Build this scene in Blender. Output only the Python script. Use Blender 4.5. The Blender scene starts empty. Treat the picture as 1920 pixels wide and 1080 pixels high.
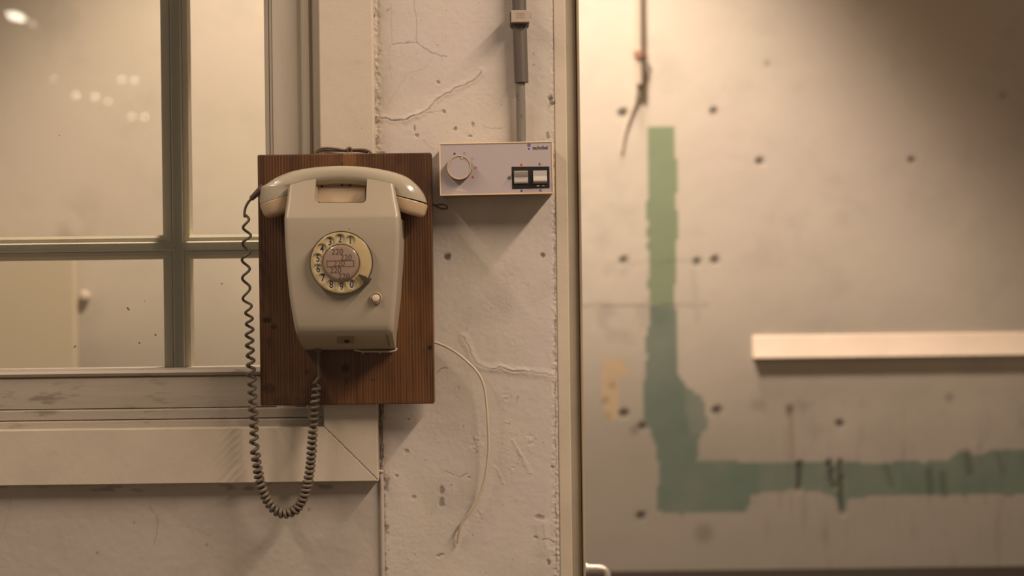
import bpy, bmesh, math
import numpy as np
from mathutils import Vector, Matrix

S = bpy.context.scene
COL = S.collection

# ---------------------------------------------------------------- camera, world, lights
CAM_Y, CAM_Z = -1.867, 1.55
FPX = 1920 * 50 / 36
ROLL = 0.0125
cam_d = bpy.data.cameras.new('camera')
cam = bpy.data.objects.new('camera', cam_d); COL.objects.link(cam)
cam_d.lens = 50; cam_d.sensor_width = 36; cam_d.clip_start = 0.05; cam_d.clip_end = 60
cam.matrix_world = Matrix.Translation((0, CAM_Y, CAM_Z)) @ Matrix.Rotation(math.pi/2, 4, 'X') @ Matrix.Rotation(-ROLL, 4, 'Z')
cam_d.dof.use_dof = True
cam_d.dof.focus_distance = 1.80
cam_d.dof.aperture_fstop = 2.9
S.camera = cam

w = bpy.data.worlds.new('world'); S.world = w; w.use_nodes = True
w.node_tree.nodes['Background'].inputs[0].default_value = (1.0, 0.82, 0.66, 1)
w.node_tree.nodes['Background'].inputs[1].default_value = 0.24

def area(name, loc, target, size, power, color, size_y=None):
    d = bpy.data.lights.new(name, 'AREA'); d.energy = power; d.color = color
    d.shape = 'RECTANGLE' if size_y else 'DISK'; d.size = size
    if size_y: d.size_y = size_y
    o = bpy.data.objects.new(name, d); COL.objects.link(o); o.location = loc
    o.rotation_euler = (Vector(target) - Vector(loc)).to_track_quat('-Z', 'Y').to_euler()
    return o
def tube_lamp(name, x, y0, y1, z, tilt, width, power, color):
    # fluorescent tube hung square to the wall
    d = bpy.data.lights.new(name, 'AREA'); d.energy = power; d.color = color; d.shape = 'RECTANGLE'; d.size = width; d.size_y = y1-y0
    o = bpy.data.objects.new(name, d); COL.objects.link(o); o.location = (x, (y0+y1)/2, z); o.rotation_euler = (0, tilt, 0)
    return o
tube_lamp('tube_lamp_right', 1.18, -2.0, -0.42, 3.0, math.radians(35), .10, 51, (1.0, 0.80, 0.64))
tube_lamp('tube_lamp_left', -1.25, -1.9, -0.15, 3.0, math.radians(-30), .06, 21, (1.0, 0.80, 0.65))
sd = bpy.data.lights.new('back_room_spot', 'SPOT'); sd.energy = 380; sd.color = (1.0, 0.82, 0.68)
sd.spot_size = math.radians(89); sd.spot_blend = 0.42; sd.shadow_soft_size = 0.12
so = bpy.data.objects.new('back_room_spot', sd); COL.objects.link(so)
so.location = (-0.24, 0.74, 3.7)
so.rotation_euler = (0, 0, 0)

sd2 = bpy.data.lights.new('back_wall_washer', 'SPOT'); sd2.energy = 135; sd2.color = (1.0, 0.82, 0.69)
sd2.spot_size = math.radians(66); sd2.spot_blend = 0.9; sd2.shadow_soft_size = 0.10
so2 = bpy.data.objects.new('back_wall_washer', sd2); COL.objects.link(so2); so2.location = (0.22, 1.28, 3.45)

S.view_settings.view_transform = 'Standard'
S.view_settings.look = 'None'
S.view_settings.gamma = 1
S.view_settings.use_curve_mapping = False
S.view_settings.exposure = 0.12

# ---------------------------------------------------------------- helpers
def sc(y): return FPX / (y - CAM_Y)
def W(px, py, y):
    """world point at depth y of a place measured in the photograph"""
    s = sc(y); u = (px - 960) / s; v = (540 - py) / s
    return Vector((math.cos(ROLL)*u + math.sin(ROLL)*v, y, CAM_Z - math.sin(ROLL)*u + math.cos(ROLL)*v))
def X(px, py, y): return W(px, py, y).x
def Z(px, py, y): return W(px, py, y).z

ORG = {}
def world_origin(o):
    return ORG.get(o.name, Vector((0, 0, 0)))
def tag(o, label=None, cat=None, group=None, kind=None):
    if label: o['label'] = label
    if cat: o['category'] = cat
    if group: o['group'] = group
    if kind: o['kind'] = kind
    return o
def thing(name, loc, label=None, cat=None, group=None, kind=None):
    o = bpy.data.objects.new(name, None); COL.objects.link(o)
    o.location = loc; o.empty_display_size = 0.02
    ORG[o.name] = Vector(loc)
    return tag(o, label, cat, group, kind)
def link(name, me, mat, parent=None, smooth=True, angle=32, bevel=0, seg=2):
    o = bpy.data.objects.new(name, me); COL.objects.link(o)
    if mat: me.materials.append(mat)
    if smooth:
        for p in me.polygons: p.use_smooth = True
        me.set_sharp_from_angle(angle=math.radians(angle))
    if parent is not None:
        o.parent = parent; o.location = -world_origin(parent)
    ORG[o.name] = Vector((0, 0, 0))
    if bevel:
        b = o.modifiers.new('bevel', 'BEVEL'); b.width = bevel; b.segments = seg
        b.limit_method = 'ANGLE'; b.angle_limit = math.radians(35); b.harden_normals = True
    return o
class MB:
    def __init__(s): s.v = []; s.f = []
    def add(s, v, f):
        n = len(s.v); s.v += [tuple(p) for p in v]; s.f += [tuple(i + n for i in q) for q in f]; return s
    def box(s, x0, x1, y0, y1, z0, z1):
        v = [(x, y, z) for x in (x0, x1) for y in (y0, y1) for z in (z0, z1)]
        return s.add(v, [(0,1,3,2),(4,6,7,5),(0,4,5,1),(2,3,7,6),(0,2,6,4),(1,5,7,3)])
    def prism(s, poly, y0, y1):
        """poly: list of (x,z), extruded from y0 to y1"""
        n = len(poly)
        v = [(x, y0, z) for x, z in poly] + [(x, y1, z) for x, z in poly]
        f = [tuple(range(n)), tuple(range(2*n-1, n-1, -1))]
        f += [(i, i+n, (i+1) % n + n, (i+1) % n) for i in range(n)]
        return s.add(v, f)
    def rings(s, rings, cap0=True, cap1=True):
        n = len(rings[0]); v = [p for r in rings for p in r]; f = []
        for k in range(len(rings)-1):
            a = k*n; b = a+n
            f += [(a+i, a+(i+1) % n, b+(i+1) % n, b+i) for i in range(n)]
        if cap0: f.append(tuple(range(n-1, -1, -1)))
        if cap1: f.append(tuple(range(len(v)-n, len(v))))
        return s.add(v, f)
    def tube(s, pts, r, n=8, cap=True):
        pts = [Vector(p) for p in pts]; R = []
        t = (pts[1]-pts[0]).normalized()
        up = Vector((0, 1, 0)) if abs(t.y) < 0.9 else Vector((1, 0, 0))
        nrm = t.cross(up).normalized()
        for i, p in enumerate(pts):
            t2 = (pts[min(i+1, len(pts)-1)] - pts[max(i-1, 0)]).normalized()
            nrm = (nrm - t2*nrm.dot(t2)).normalized(); bn = t2.cross(nrm)
            rr = r[i] if hasattr(r, '__len__') else r
            R.append([p + (nrm*math.cos(a) + bn*math.sin(a))*rr for a in [2*math.pi*k/n for k in range(n)]])
        return s.rings(R, cap, cap)
    def disc(s, c, prof, n=64):
        """lathe about the y axis through c; prof: list of (radius, y)"""
        R = [[(c[0]+r*math.cos(a), y, c[1]+r*math.sin(a)) for a in [2*math.pi*k/n for k in range(n)]] for r, y in prof]
        return s.rings(R, prof[0][0] > 1e-6, prof[-1][0] > 1e-6)
    def build(s, name, mat, parent=None, **k):
        me = bpy.data.meshes.new(name); me.from_pydata(s.v, [], s.f); me.validate()
        bm = bmesh.new(); bm.from_mesh(me); bmesh.ops.remove_doubles(bm, verts=bm.verts, dist=1e-7)
        bmesh.ops.recalc_face_normals(bm, faces=bm.faces); bm.to_mesh(me); bm.free()
        return link(name, me, mat, parent, **k)
    def mesh(s, name='tmp'):
        me = bpy.data.meshes.new(name); me.from_pydata(s.v, [], s.f)
        bm = bmesh.new(); bm.from_mesh(me); bmesh.ops.recalc_face_normals(bm, faces=bm.faces); bm.to_mesh(me); bm.free()
        return me
def boolean(base, cutters):
    """subtract cutter meshes from a base mesh, return the resulting mesh"""
    b = bpy.data.objects.new('tmp_b', base); COL.objects.link(b); cs = []
    for i, c in enumerate(cutters):
        o = bpy.data.objects.new('tmp_c', c); COL.objects.link(o); cs.append(o)
        m = b.modifiers.new('b', 'BOOLEAN'); m.operation = 'DIFFERENCE'; m.solver = 'EXACT'; m.object = o
    dg = bpy.context.evaluated_depsgraph_get()
    me = bpy.data.meshes.new_from_object(b.evaluated_get(dg))
    for o in cs + [b]: bpy.data.objects.remove(o)
    return me
def text(name, body, c, size, mat, parent, y, xs=1.0, bold=0.0, rot=0.0, extrude=0.00012, spacing=1.0):
    cu = bpy.data.curves.new('t', 'FONT'); cu.body = body; cu.size = size; cu.align_x = 'CENTER'; cu.align_y = 'CENTER'
    cu.extrude = extrude; cu.offset = bold; cu.space_character = spacing
    o = bpy.data.objects.new('t', cu); COL.objects.link(o)
    dg = bpy.context.evaluated_depsgraph_get()
    me = bpy.data.meshes.new_from_object(o.evaluated_get(dg)); bpy.data.objects.remove(o)
    me.name = name
    xsn = [v.co.x for v in me.vertices]; ysn = [v.co.y for v in me.vertices]
    cx = (min(xsn)+max(xsn))/2; cy = (min(ysn)+max(ysn))/2
    M = Matrix.Translation((c[0], y, c[1])) @ Matrix.Rotation(-rot, 4, 'Y') @ Matrix.Rotation(math.pi/2, 4, 'X') @ Matrix.Diagonal((xs, 1, 1, 1)) @ Matrix.Translation((-cx, -cy, 0))
    me.transform(M); me.materials.clear()
    return link(name, me, mat, parent, smooth=False)
def spline(pts, n=12):
    """Catmull-Rom through points"""
    P = [Vector(p) for p in pts]; P = [2*P[0]-P[1]] + P + [2*P[-1]-P[-2]]; out = []
    for i in range(1, len(P)-2):
        a, b, c, d = P[i-1:i+3]
        for k in range(n):
            t = k/n
            out.append(0.5*((2*b) + (c-a)*t + (2*a-5*b+4*c-d)*t*t + (3*b-a-3*c+d)*t**3))
    out.append(P[-2]); return out

# ---- numpy noise and distance fields
def vnoise(x, z, seed):
    xi = np.floor(x).astype(np.int64); zi = np.floor(z).astype(np.int64); fx = x-xi; fz = z-zi
    fx = fx*fx*(3-2*fx); fz = fz*fz*(3-2*fz)
    def h(a, b):
        n = (a*374761393 + b*668265263 + seed*1442695041) & 0xffffffff
        n = ((n ^ (n >> 13))*1274126177) & 0xffffffff
        return ((n ^ (n >> 16)) & 0xffff)/65535.0
    return (h(xi, zi)*(1-fx)+h(xi+1, zi)*fx)*(1-fz) + (h(xi, zi+1)*(1-fx)+h(xi+1, zi+1)*fx)*fz
def fbm(x, z, scale, octv=4, seed=1):
    t = 0; a = 1; n = 0; f = 1/scale
    for k in range(octv):
        t = t + a*vnoise(x*f+17.3*k, z*f-9.1*k, seed+k*31); n += a; a *= 0.5; f *= 2.03
    return t/n*2-1
def pdist(x, z, poly):
    d = np.full(x.shape, 1e9)
    for (ax, az), (bx, bz) in zip(poly[:-1], poly[1:]):
        vx, vz = bx-ax, bz-az; L = vx*vx+vz*vz+1e-12
        t = np.clip(((x-ax)*vx+(z-az)*vz)/L, 0, 1)
        d = np.minimum(d, np.hypot(x-ax-t*vx, z-az-t*vz))
    return d
def inside(x, z, poly):
    r = np.zeros(x.shape, bool); n = len(poly)
    for i in range(n):
        (x1, z1), (x2, z2) = poly[i], poly[(i+1) % n]
        c = ((z1 > z) != (z2 > z)) & (x < (x2-x1)*(z-z1)/(z2-z1+1e-12)+x1)
        r ^= c
    return r
def sstep(a, b, v):
    t = np.clip((v-a)/(b-a), 0, 1); return t*t*(3-2*t)
def frame_px(x, z, y):
    """photo-frame coordinates of points of a wall at depth y (to lay out marks that were measured there)"""
    s = sc(y); dz = z-CAM_Z
    return 960+s*(math.cos(ROLL)*x-math.sin(ROLL)*dz), 540-s*(math.sin(ROLL)*x+math.cos(ROLL)*dz)
def grid_wall(name, xs, zs, y, h, attrs, mat, back=None, boxes=(), **k):
    """wall front as a dense relief: xs, zs coordinate arrays, h height towards the room, attrs named masks"""
    gx, gz = np.meshgrid(xs, zs); nx, nz = len(xs), len(zs)
    co = np.empty((nx*nz, 3)); co[:, 0] = gx.ravel(); co[:, 1] = y-h.ravel(); co[:, 2] = gz.ravel()
    i = np.arange(nx*nz).reshape(nz, nx)
    q = np.stack([i[:-1, :-1], i[:-1, 1:], i[1:, 1:], i[1:, :-1]], -1).reshape(-1, 4)
    mb = MB()
    for b in boxes: mb.box(*b)
    bv = np.array(mb.v) if mb.v else np.zeros((0, 3)); bf = np.array(mb.f, int).reshape(-1, 4) + nx*nz
    co = np.vstack([co, bv]); q = np.vstack([q, bf])
    me = bpy.data.meshes.new(name); me.vertices.add(len(co)); me.vertices.foreach_set('co', co.ravel())
    me.loops.add(q.size); me.loops.foreach_set('vertex_index', q.ravel().astype(np.int32))
    me.polygons.add(len(q)); me.polygons.foreach_set('loop_start', np.arange(0, q.size, 4, dtype=np.int32))
    me.polygons.foreach_set('use_smooth', np.arange(len(q)) < (nx-1)*(nz-1))
    me.update(); me.validate()
    for a, val in attrs.items():
        at = me.attributes.new(a, 'FLOAT', 'POINT')
        at.data.foreach_set('value', np.concatenate([val.ravel(), np.zeros(len(bv))]).astype(np.float32))
    return link(name, me, mat, None, smooth=False)

# ---------------------------------------------------------------- materials
class Mat:
    def __init__(s, name, color=(.5,.5,.5), rough=.6, metal=0, spec=.5):
        s.m = bpy.data.materials.new(name); s.m.use_nodes = True; s.t = s.m.node_tree; s.n = s.t.nodes
        s.b = s.n['Principled BSDF']; s.set('Roughness', rough); s.set('Metallic', metal); s.set('Specular IOR Level', spec)
        s.color = None; s.base(color)
        s.tc = None
    def set(s, k, v): s.b.inputs[k].default_value = v
    def L(s, a, b): s.t.links.new(a, b)
    def base(s, c):
        r = s.n.new('ShaderNodeRGB'); r.outputs[0].default_value = (*c, 1); s.color = r.outputs[0]; s.L(s.color, s.b.inputs['Base Color']); return s
    def coord(s, scale=(1,1,1)):
        if not s.tc: s.tc = s.n.new('ShaderNodeNewGeometry')
        m = s.n.new('ShaderNodeMapping'); m.inputs['Scale'].default_value = scale; s.L(s.tc.outputs['Position'], m.inputs['Vector'])
        return m.outputs[0]
    def noise(s, scale, detail=4, rough=.55, stretch=(1,1,1), dist=0):
        n = s.n.new('ShaderNodeTexNoise'); n.inputs['Scale'].default_value = scale; n.inputs['Detail'].default_value = detail
        n.inputs['Roughness'].default_value = rough; n.inputs['Distortion'].default_value = dist
        s.L(s.coord(stretch), n.inputs['Vector']); return n.outputs['Fac']
    def ramp(s, fac, a, b, lo=0., hi=1.):
        r = s.n.new('ShaderNodeMapRange'); r.interpolation_type = 'SMOOTHSTEP'
        for k, v in zip(('From Min', 'From Max', 'To Min', 'To Max'), (a, b, lo, hi)): r.inputs[k].default_value = v
        s.L(fac, r.inputs['Value']); return r.outputs['Result']
    def mix(s, fac, c2, mode='MIX'):
        m = s.n.new('ShaderNodeMix'); m.data_type = 'RGBA'; m.blend_type = mode
        if isinstance(fac, (int, float)): m.inputs[0].default_value = fac
        else: s.L(fac, m.inputs[0])
        s.L(s.color, m.inputs[6])
        if isinstance(c2, tuple): m.inputs[7].default_value = (*c2, 1)
        else: s.L(c2, m.inputs[7])
        s.color = m.outputs[2]; s.L(s.color, s.b.inputs['Base Color']); return s
    def attr(s, name):
        a = s.n.new('ShaderNodeAttribute'); a.attribute_name = name; return a.outputs['Fac']
    def math(s, op, a, b=None):
        m = s.n.new('ShaderNodeMath'); m.operation = op
        for i, v in enumerate((a, b)):
            if v is None: continue
            if isinstance(v, (int, float)): m.inputs[i].default_value = v
            else: s.L(v, m.inputs[i])
        return m.outputs[0]
    def bump(s, fac, strength=.3, dist=.001):
        b = s.n.new('ShaderNodeBump'); b.inputs['Strength'].default_value = strength; b.inputs['Distance'].default_value = dist
        s.L(fac, b.inputs['Height'])
        old = s.b.inputs['Normal'].links
        if old: s.L(old[0].from_socket, b.inputs['Normal'])
        s.L(b.outputs[0], s.b.inputs['Normal']); return s
    def spot(s, c, r, warp=.3, sx=1, sz=1, wscale=60):
        """soft-edged mark of radius r round a world position"""
        v = s.n.new('ShaderNodeVectorMath'); v.operation = 'SUBTRACT'; s.L(s.coord(), v.inputs[0]); v.inputs[1].default_value = c
        sx_ = s.n.new('ShaderNodeVectorMath'); sx_.operation = 'MULTIPLY'; s.L(v.outputs[0], sx_.inputs[0]); sx_.inputs[1].default_value = (1/sx, 0, 1/sz)
        l = s.n.new('ShaderNodeVectorMath'); l.operation = 'LENGTH'; s.L(sx_.outputs[0], l.inputs[0])
        d = s.math('ADD', l.outputs['Value'], s.math('MULTIPLY', s.math('SUBTRACT', s.noise(wscale), .5), r*warp*3))
        return s.ramp(d, r*.55, r*1.15, 1, 0)

def painted(name, c, dark=.82, specks=True, rough=.45, grain=(1,1,1), dirt=(.12,.09,.06)):
    m = Mat(name, c, rough)
    m.mix(m.ramp(m.noise(9, 5, stretch=grain), .35, .72), tuple(x*dark for x in c))
    m.mix(m.ramp(m.noise(120, 2, stretch=(grain[0]*.5, 1, grain[2]*.5)), .6, .8, 0, .35), tuple(x*.8 for x in c))
    if specks: m.mix(m.ramp(m.noise(210, 2), .765, .80, 0, .9), dirt)
    m.bump(m.noise(300, 3, stretch=grain), .25, .0006)
    m.bump(m.noise(40, 4, stretch=grain), .25, .002)
    return m

M_casing = painted('cream_casing_paint', (.60,.51,.39), .90, rough=.42)
M_sash_v = painted('sash_paint_upright', (.50,.43,.33), .88, rough=.45, grain=(3,1,.25))
M_sash_h = painted('sash_paint_rail', (.40,.34,.265), .85, rough=.5, grain=(.2,1,2.5))
M_sash_h.mix(M_sash_h.math('MULTIPLY', M_sash_h.ramp(M_sash_h.noise(38, 6, .7, (.35,1,1.6)), .53, .64), M_sash_h.ramp(M_sash_h.noise(6, 2), .5, .66, 0, .6)), (.12,.09,.06))
M_muntin = painted('olive_grey_muntin_paint', (.74,.655,.48), .9, rough=.55)
M_door = painted('cream_door_frame_paint', (.62,.52,.39), .88, rough=.5)
M_rebate = painted('door_rebate_paint', (.42,.36,.265), .85, rough=.55)
M_edge = painted('worn_door_edge_paint', (.42,.33,.22), .6, rough=.5, grain=(1,1,.4))

def plaster(name, c, alt, bumps=1.0):
    m = Mat(name, c, .78, spec=.3)
    m.mix(m.ramp(m.noise(5, 5), .4, .65), alt)
    m.mix(m.ramp(m.noise(26, 5, .6), .55, .75, 0, .5), tuple(x*.86 for x in c))
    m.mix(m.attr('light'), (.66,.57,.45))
    m.mix(m.attr('stain'), (.30,.26,.20))
    m.mix(m.attr('dirt'), (.07,.05,.035))
    m.bump(m.noise(420, 3), .22*bumps, .0005)
    m.bump(m.noise(110, 4, .6), .2*bumps, .0012)
    return m
M_plaster = plaster('pinkish_plaster', (.60,.52,.455), (.585,.515,.42))
M_plaster_low = plaster('plaster_under_window', (.50,.43,.365), (.47,.41,.34), .8)
M_plain = Mat('plain_wall', (.5,.44,.37), .8)
M_floor = Mat('floor_concrete', (.22,.18,.14), .6)
M_ceiling = Mat('ceiling_paint', (.3,.26,.21), .8)

# back wall
mb_ = Mat('worn_concrete_wall', (.56,.495,.40), .75, spec=.25)
mb_.mix(mb_.ramp(mb_.noise(1.8, 4), .4, .66, 0, .7), (.55,.47,.40))
mb_.mix(mb_.ramp(mb_.noise(7, 5, .65), .5, .72, 0, .5), (.44,.39,.32))
mb_.mix(mb_.attr('grey'), (.30,.262,.21))
mb_.mix(mb_.attr('cream'), (.52,.38,.22))
mb_.mix(mb_.attr('sage'), (.225,.268,.165))
mb_.mix(mb_.attr('teal'), (.125,.172,.13))
mb_.mix(mb_.attr('rust'), (.20,.085,.04))
mb_.mix(mb_.attr('dirt'), (.055,.045,.03))
M_back = mb_

# wood board
mw = Mat('old_stained_pine', (.118,.048,.015), .42, spec=.45)
wv = mw.n.new('ShaderNodeTexWave'); wv.wave_type = 'BANDS'; wv.bands_direction = 'X'; wv.inputs['Scale'].default_value = 84
wv.inputs['Distortion'].default_value = 5.5; wv.inputs['Detail'].default_value = 3; wv.inputs['Detail Scale'].default_value = .35; wv.inputs['Detail Roughness'].default_value = .6
mw.L(mw.coord((1,1,.03)), wv.inputs['Vector'])
mw.mix(mw.ramp(mw.noise(9, 4, .55, (1,1,.45)), .46, .66, 0, .75), (.19,.08,.026))
mw.mix(mw.math('MULTIPLY', mw.ramp(wv.outputs['Fac'], .1, .9, 0, 1), mw.ramp(mw.noise(14, 3, .5, (1,1,.4)), .35, .65, .25, .85)), (.050,.019,.006))
mw.mix(mw.ramp(mw.noise(260, 3, .6, (1,1,.03)), .5, .68, 0, .6), (.045,.017,.006))
mw.mix(mw.ramp(mw.noise(34, 5, .6, (1,1,.10)), .46, .68, 0, .7), (.048,.018,.006))
mw.mix(mw.ramp(mw.noise(11, 4, .6, (1,1,.8)), .56, .72, 0, .7), (.028,.011,.005))
M_wood = mw

M_phone = Mat('beige_grey_phone_plastic', (.385,.325,.235), .34, spec=.5)
M_phone.mix(M_phone.ramp(M_phone.noise(7, 4), .4, .7, 0, .5), (.35,.285,.205))
M_phone.bump(M_phone.noise(900, 2), .05, .0003)
M_handset = Mat('glossy_beige_handset_plastic', (.40,.345,.25), .16, spec=.6)
M_handset.mix(M_handset.ramp(M_handset.noise(12, 4), .4, .7, 0, .4), (.36,.305,.22))
M_capc = Mat('yellowed_cap_plastic', (.55,.40,.245), .34)
M_capc.mix(M_capc.ramp(M_capc.noise(40, 3), .4, .7, 0, .5), (.49,.35,.205))
M_ledge = Mat('yellowed_cradle_plastic', (.62,.47,.32), .35)
M_wheel = Mat('yellowed_dial_wheel', (.50,.375,.185), .22, spec=.6)
M_wheel.mix(M_wheel.ramp(M_wheel.noise(60, 4), .4, .7, 0, .7), (.41,.31,.155))
M_dialplate = Mat('pale_dial_plate', (.60,.50,.335), .4)
M_dark = Mat('black_plastic', (.02,.016,.012), .35)
M_darkring = Mat('dark_dial_rim', (.06,.045,.025), .3)
M_ink = Mat('dial_ink', (.025,.02,.015), .6)
M_ink2 = Mat('faded_ink', (.085,.05,.035), .6)
M_hub = Mat('pinkish_number_card', (.31,.21,.148), .25, spec=.5); M_hub.set('Coat Weight', .8); M_hub.set('Coat Roughness', .05)
M_button = Mat('pale_button', (.72,.54,.38), .3)
M_lip = Mat('brown_bottom_seam', (.10,.075,.045), .5)
M_cord = Mat('grey_brown_cord_rubber', (.115,.088,.060), .48)
M_cord.mix(M_cord.ramp(M_cord.noise(30, 3), .45, .7, 0, .8), (.18,.14,.10))
M_boot = Mat('brown_cord_boot', (.10,.065,.045), .5)
M_string = Mat('brown_string', (.15,.10,.065), .8); M_string.bump(M_string.noise(1500, 2), .6, .0006)
M_wire = Mat('cream_wire', (.62,.51,.37), .4)
M_box = Mat('cream_box_rim', (.80,.58,.34), .4)
M_boxbody = Mat('control_box_body', (.28,.21,.14), .55)
M_face = Mat('lilac_grey_plate', (.47,.395,.385), .38)
M_face.mix(M_face.ramp(M_face.noise(8, 4), .4, .7, 0, .5), (.43,.355,.345))
M_knobc = Mat('lilac_grey_knob_top', (.45,.375,.36), .4)
M_knobr = Mat('brass_knob_ring', (.62,.44,.24), .3)
M_knobd = Mat('dark_knob_side', (.10,.06,.03), .4)
M_switch = Mat('grey_rocker', (.47,.42,.37), .35)
M_blue = Mat('blue_print', (.02,.055,.22), .5)
M_red = Mat('red_print', (.50,.07,.045), .5)
M_pale = Mat('pale_print_outline', (.30,.22,.20), .5)
M_white = Mat('pale_scratch', (.75,.62,.5), .5)
M_conduit = Mat('grey_conduit', (.105,.083,.064), .5)
M_conduit.mix(M_conduit.ramp(M_conduit.noise(30, 4, .6, (1,1,.2)), .45, .7, 0, .5), (.135,.108,.083))
M_pipe = Mat('painted_grey_pipe', (.20,.172,.135), .5)
M_pipe.mix(M_pipe.ramp(M_pipe.noise(160, 4, .7), .58, .68), (.12,.07,.04))
M_clip = Mat('grey_beige_clip', (.42,.335,.26), .5)
M_rail = painted('cream_rail_paint', (.86,.70,.54), .92, specks=False, rough=.5)
M_bench = Mat('dark_bench', (.022,.016,.011), .85, spec=.12)
M_chrome = Mat('polished_metal', (.85,.76,.68), .38, metal=.7)
M_creamp = Mat('pale_yellow_board', (.56,.475,.34), .6)
M_knobw = Mat('off_white_knob', (.62,.53,.42), .5)
M_backpipe = Mat('back_pipe_paint', (.50,.41,.31), .6)
M_backcable = Mat('thin_back_cable', (.46,.38,.28), .7)
M_coupling = Mat('rusty_coupling', (.28,.15,.09), .6)
M_leaf = painted('door_leaf_paint', (.5,.42,.31), .85)
M_bulb = Mat('lamp_bulb', (1,.9,.75), .5); M_bulb.set('Emission Color', (1,.86,.66,1)); M_bulb.set('Emission Strength', 8)
M_tube = Mat('large_lamp_bulb', (1,.9,.75), .5); M_tube.set('Emission Color', (1,.88,.72,1)); M_tube.set('Emission Strength', 14)
M_housing = Mat('lamp_housing', (.25,.22,.18), .5)

# glass: clear pane with mirror reflection by Fresnel
mg = bpy.data.materials.new('window_glass'); mg.use_nodes = True; nt = mg.node_tree; nt.nodes.clear()
out = nt.nodes.new('ShaderNodeOutputMaterial'); mx = nt.nodes.new('ShaderNodeMixShader'); fr = nt.nodes.new('ShaderNodeFresnel'); fr.inputs[0].default_value = 1.7
tr = nt.nodes.new('ShaderNodeBsdfTransparent'); tr.inputs[0].default_value = (.97,.97,.93,1)
gl = nt.nodes.new('ShaderNodeBsdfGlossy'); gl.inputs['Roughness'].default_value = .015
nt.links.new(fr.outputs[0], mx.inputs[0]); nt.links.new(tr.outputs[0], mx.inputs[1]); nt.links.new(gl.outputs[0], mx.inputs[2]); nt.links.new(mx.outputs[0], out.inputs[0])

# ---------------------------------------------------------------- room shell
CEIL = 4.25; HEAD = 2.0; THICK = 0.12
def struct(o): o['kind'] = 'structure'; return o
struct(MB().box(-5, 5, -8, 4, -.05, 0).build('floor', M_floor.m, smooth=False))
struct(MB().box(-5, 5, -8, 4, CEIL, CEIL+.05).build('ceiling', M_ceiling.m, smooth=False))
struct(MB().box(-5, 5, 0, THICK, HEAD, CEIL).build('wall_upper', M_plain.m, smooth=False))

YB = 1.6      # back wall
def dense(a, b, step, lo, hi, coarse=.08):
    m = np.arange(a, b, step)
    return np.unique(np.concatenate([np.linspace(lo, a, max(2, int((a-lo)/coarse)+1)), m, np.linspace(b, hi, max(2, int((hi-b)/coarse)+1))]))
xs = dense(-1.3, 1.35, .006, -2.6, 2.6); zs = dense(.82, 2.32, .006, 0, CEIL)
gx, gz = np.meshgrid(xs, zs); px, py = frame_px(gx, gz, YB)
wx = px + 5*fbm(gx, gz, .05, 4, 3); wz = py + 5*fbm(gx, gz, .05, 4, 9)
green = [(1217,237),(1262,237),(1267,300),(1270,400),(1268,560),(1268,640),(1270,690),(1290,725),(1315,742),(1324,775),(1326,800),(1310,815),(1308,865),(1400,868),(1500,866),(1600,868),(1700,866),(1780,864),(1800,846),(1832,856),(1870,840),(1960,842),
         (3000,840),(3000,930),(1920,928),(1850,928),(1750,930),(1650,930),(1590,935),(1582,966),(1568,935),(1540,922),(1480,920),(1410,930),(1400,955),(1330,960),(1280,965),(1230,958),(1235,900),(1232,840),(1220,805),(1205,775),(1207,720),(1212,680),(1210,640),(1218,600),(1215,500),(1212,400),(1215,300)]
g = inside(wx, wz, green).astype(float)
sage = g*(py < 575); teal = g*(py >= 575)*(.86+.14*fbm(gx, gz, .07, 3, 77))*np.where(inside(wx, wz, [(1283,735),(1330,735),(1330,812),(1292,812)]), .8, 1)
dirt = np.zeros_like(px); rust = np.zeros_like(px)
for (a, b, r, s) in [(1338,208,8,.8),(1168,212,9,.85),(1425,303,8,.7),(1710,300,7,.65),(1170,488,9,.65),(1307,492,8,.7),(1341,488,8,.8),(1345,771,9,.75),(1170,775,9,.75),(1205,800,9,.7),(1190,806,9,.4),(1575,795,8,.75),(1202,968,9,.7),(1438,118,6,.4),(1780,745,9,.35),(1148,722,7,.35),(1135,750,7,.4),(1140,780,7,.3),(1480,765,8,.5),(1320,1000,18,.3),(1880,178,7,.4)]:
    dirt = np.maximum(dirt, s*sstep(r*1.5, r*.4, np.hypot(px-a, py-b)))
for pl, wd, s in [([(1090,572),(1325,573)],3.5,.4),([(1165,490),(1345,490)],3,.22),([(1300,510),(1305,560),(1308,600)],9,.12),
                  ([(1500,870),(1498,918)],9,.75),([(1556,868),(1562,912)],9,.7),([(1576,866),(1579,962)],8,.7),([(1660,868),(1672,910)],9,.35),([(1742,880),(1745,925)],11,.45),([(1768,890),(1770,925)],12,.4),([(1812,850),(1818,885)],12,.5),([(1870,850),(1880,885)],8,.3),([(1470,800),(1485,960)],4,.15)]:
    dirt = np.maximum(dirt, s*sstep(wd, wd*.2, pdist(px+.35*(wx-px), wz, pl)))
rust = np.maximum(rust, .65*sstep(10, 2, pdist(px, py, [(1482,765),(1480,775)])))
rust = np.maximum(rust, .35*sstep(6, 1, pdist(px, py, [(1482,775),(1486,862)])))
streak = sstep(.15, .8, fbm(gx*6, gz*.7, .06, 4, 44))*sstep(700, 860, py)*sstep(1330, 1500, px)
dirt = np.maximum(dirt, .22*streak)
dirt = np.maximum(dirt, .25*sstep(.1, .7, fbm(gx, gz, .05, 4, 61))*sstep(60, 10, np.abs(py-770))*sstep(1340, 1420, px))
cream = inside(wx, wz, [(1130,672),(1165,675),(1182,700),(1160,712),(1160,785),(1132,790),(1128,740)]).astype(float)*.8
grey = sstep(420, 900, py+120*fbm(gx, gz, .35, 4, 5))*.85  # greyer concrete lower down, deepened so the colour also carries the lamp falloff
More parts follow.
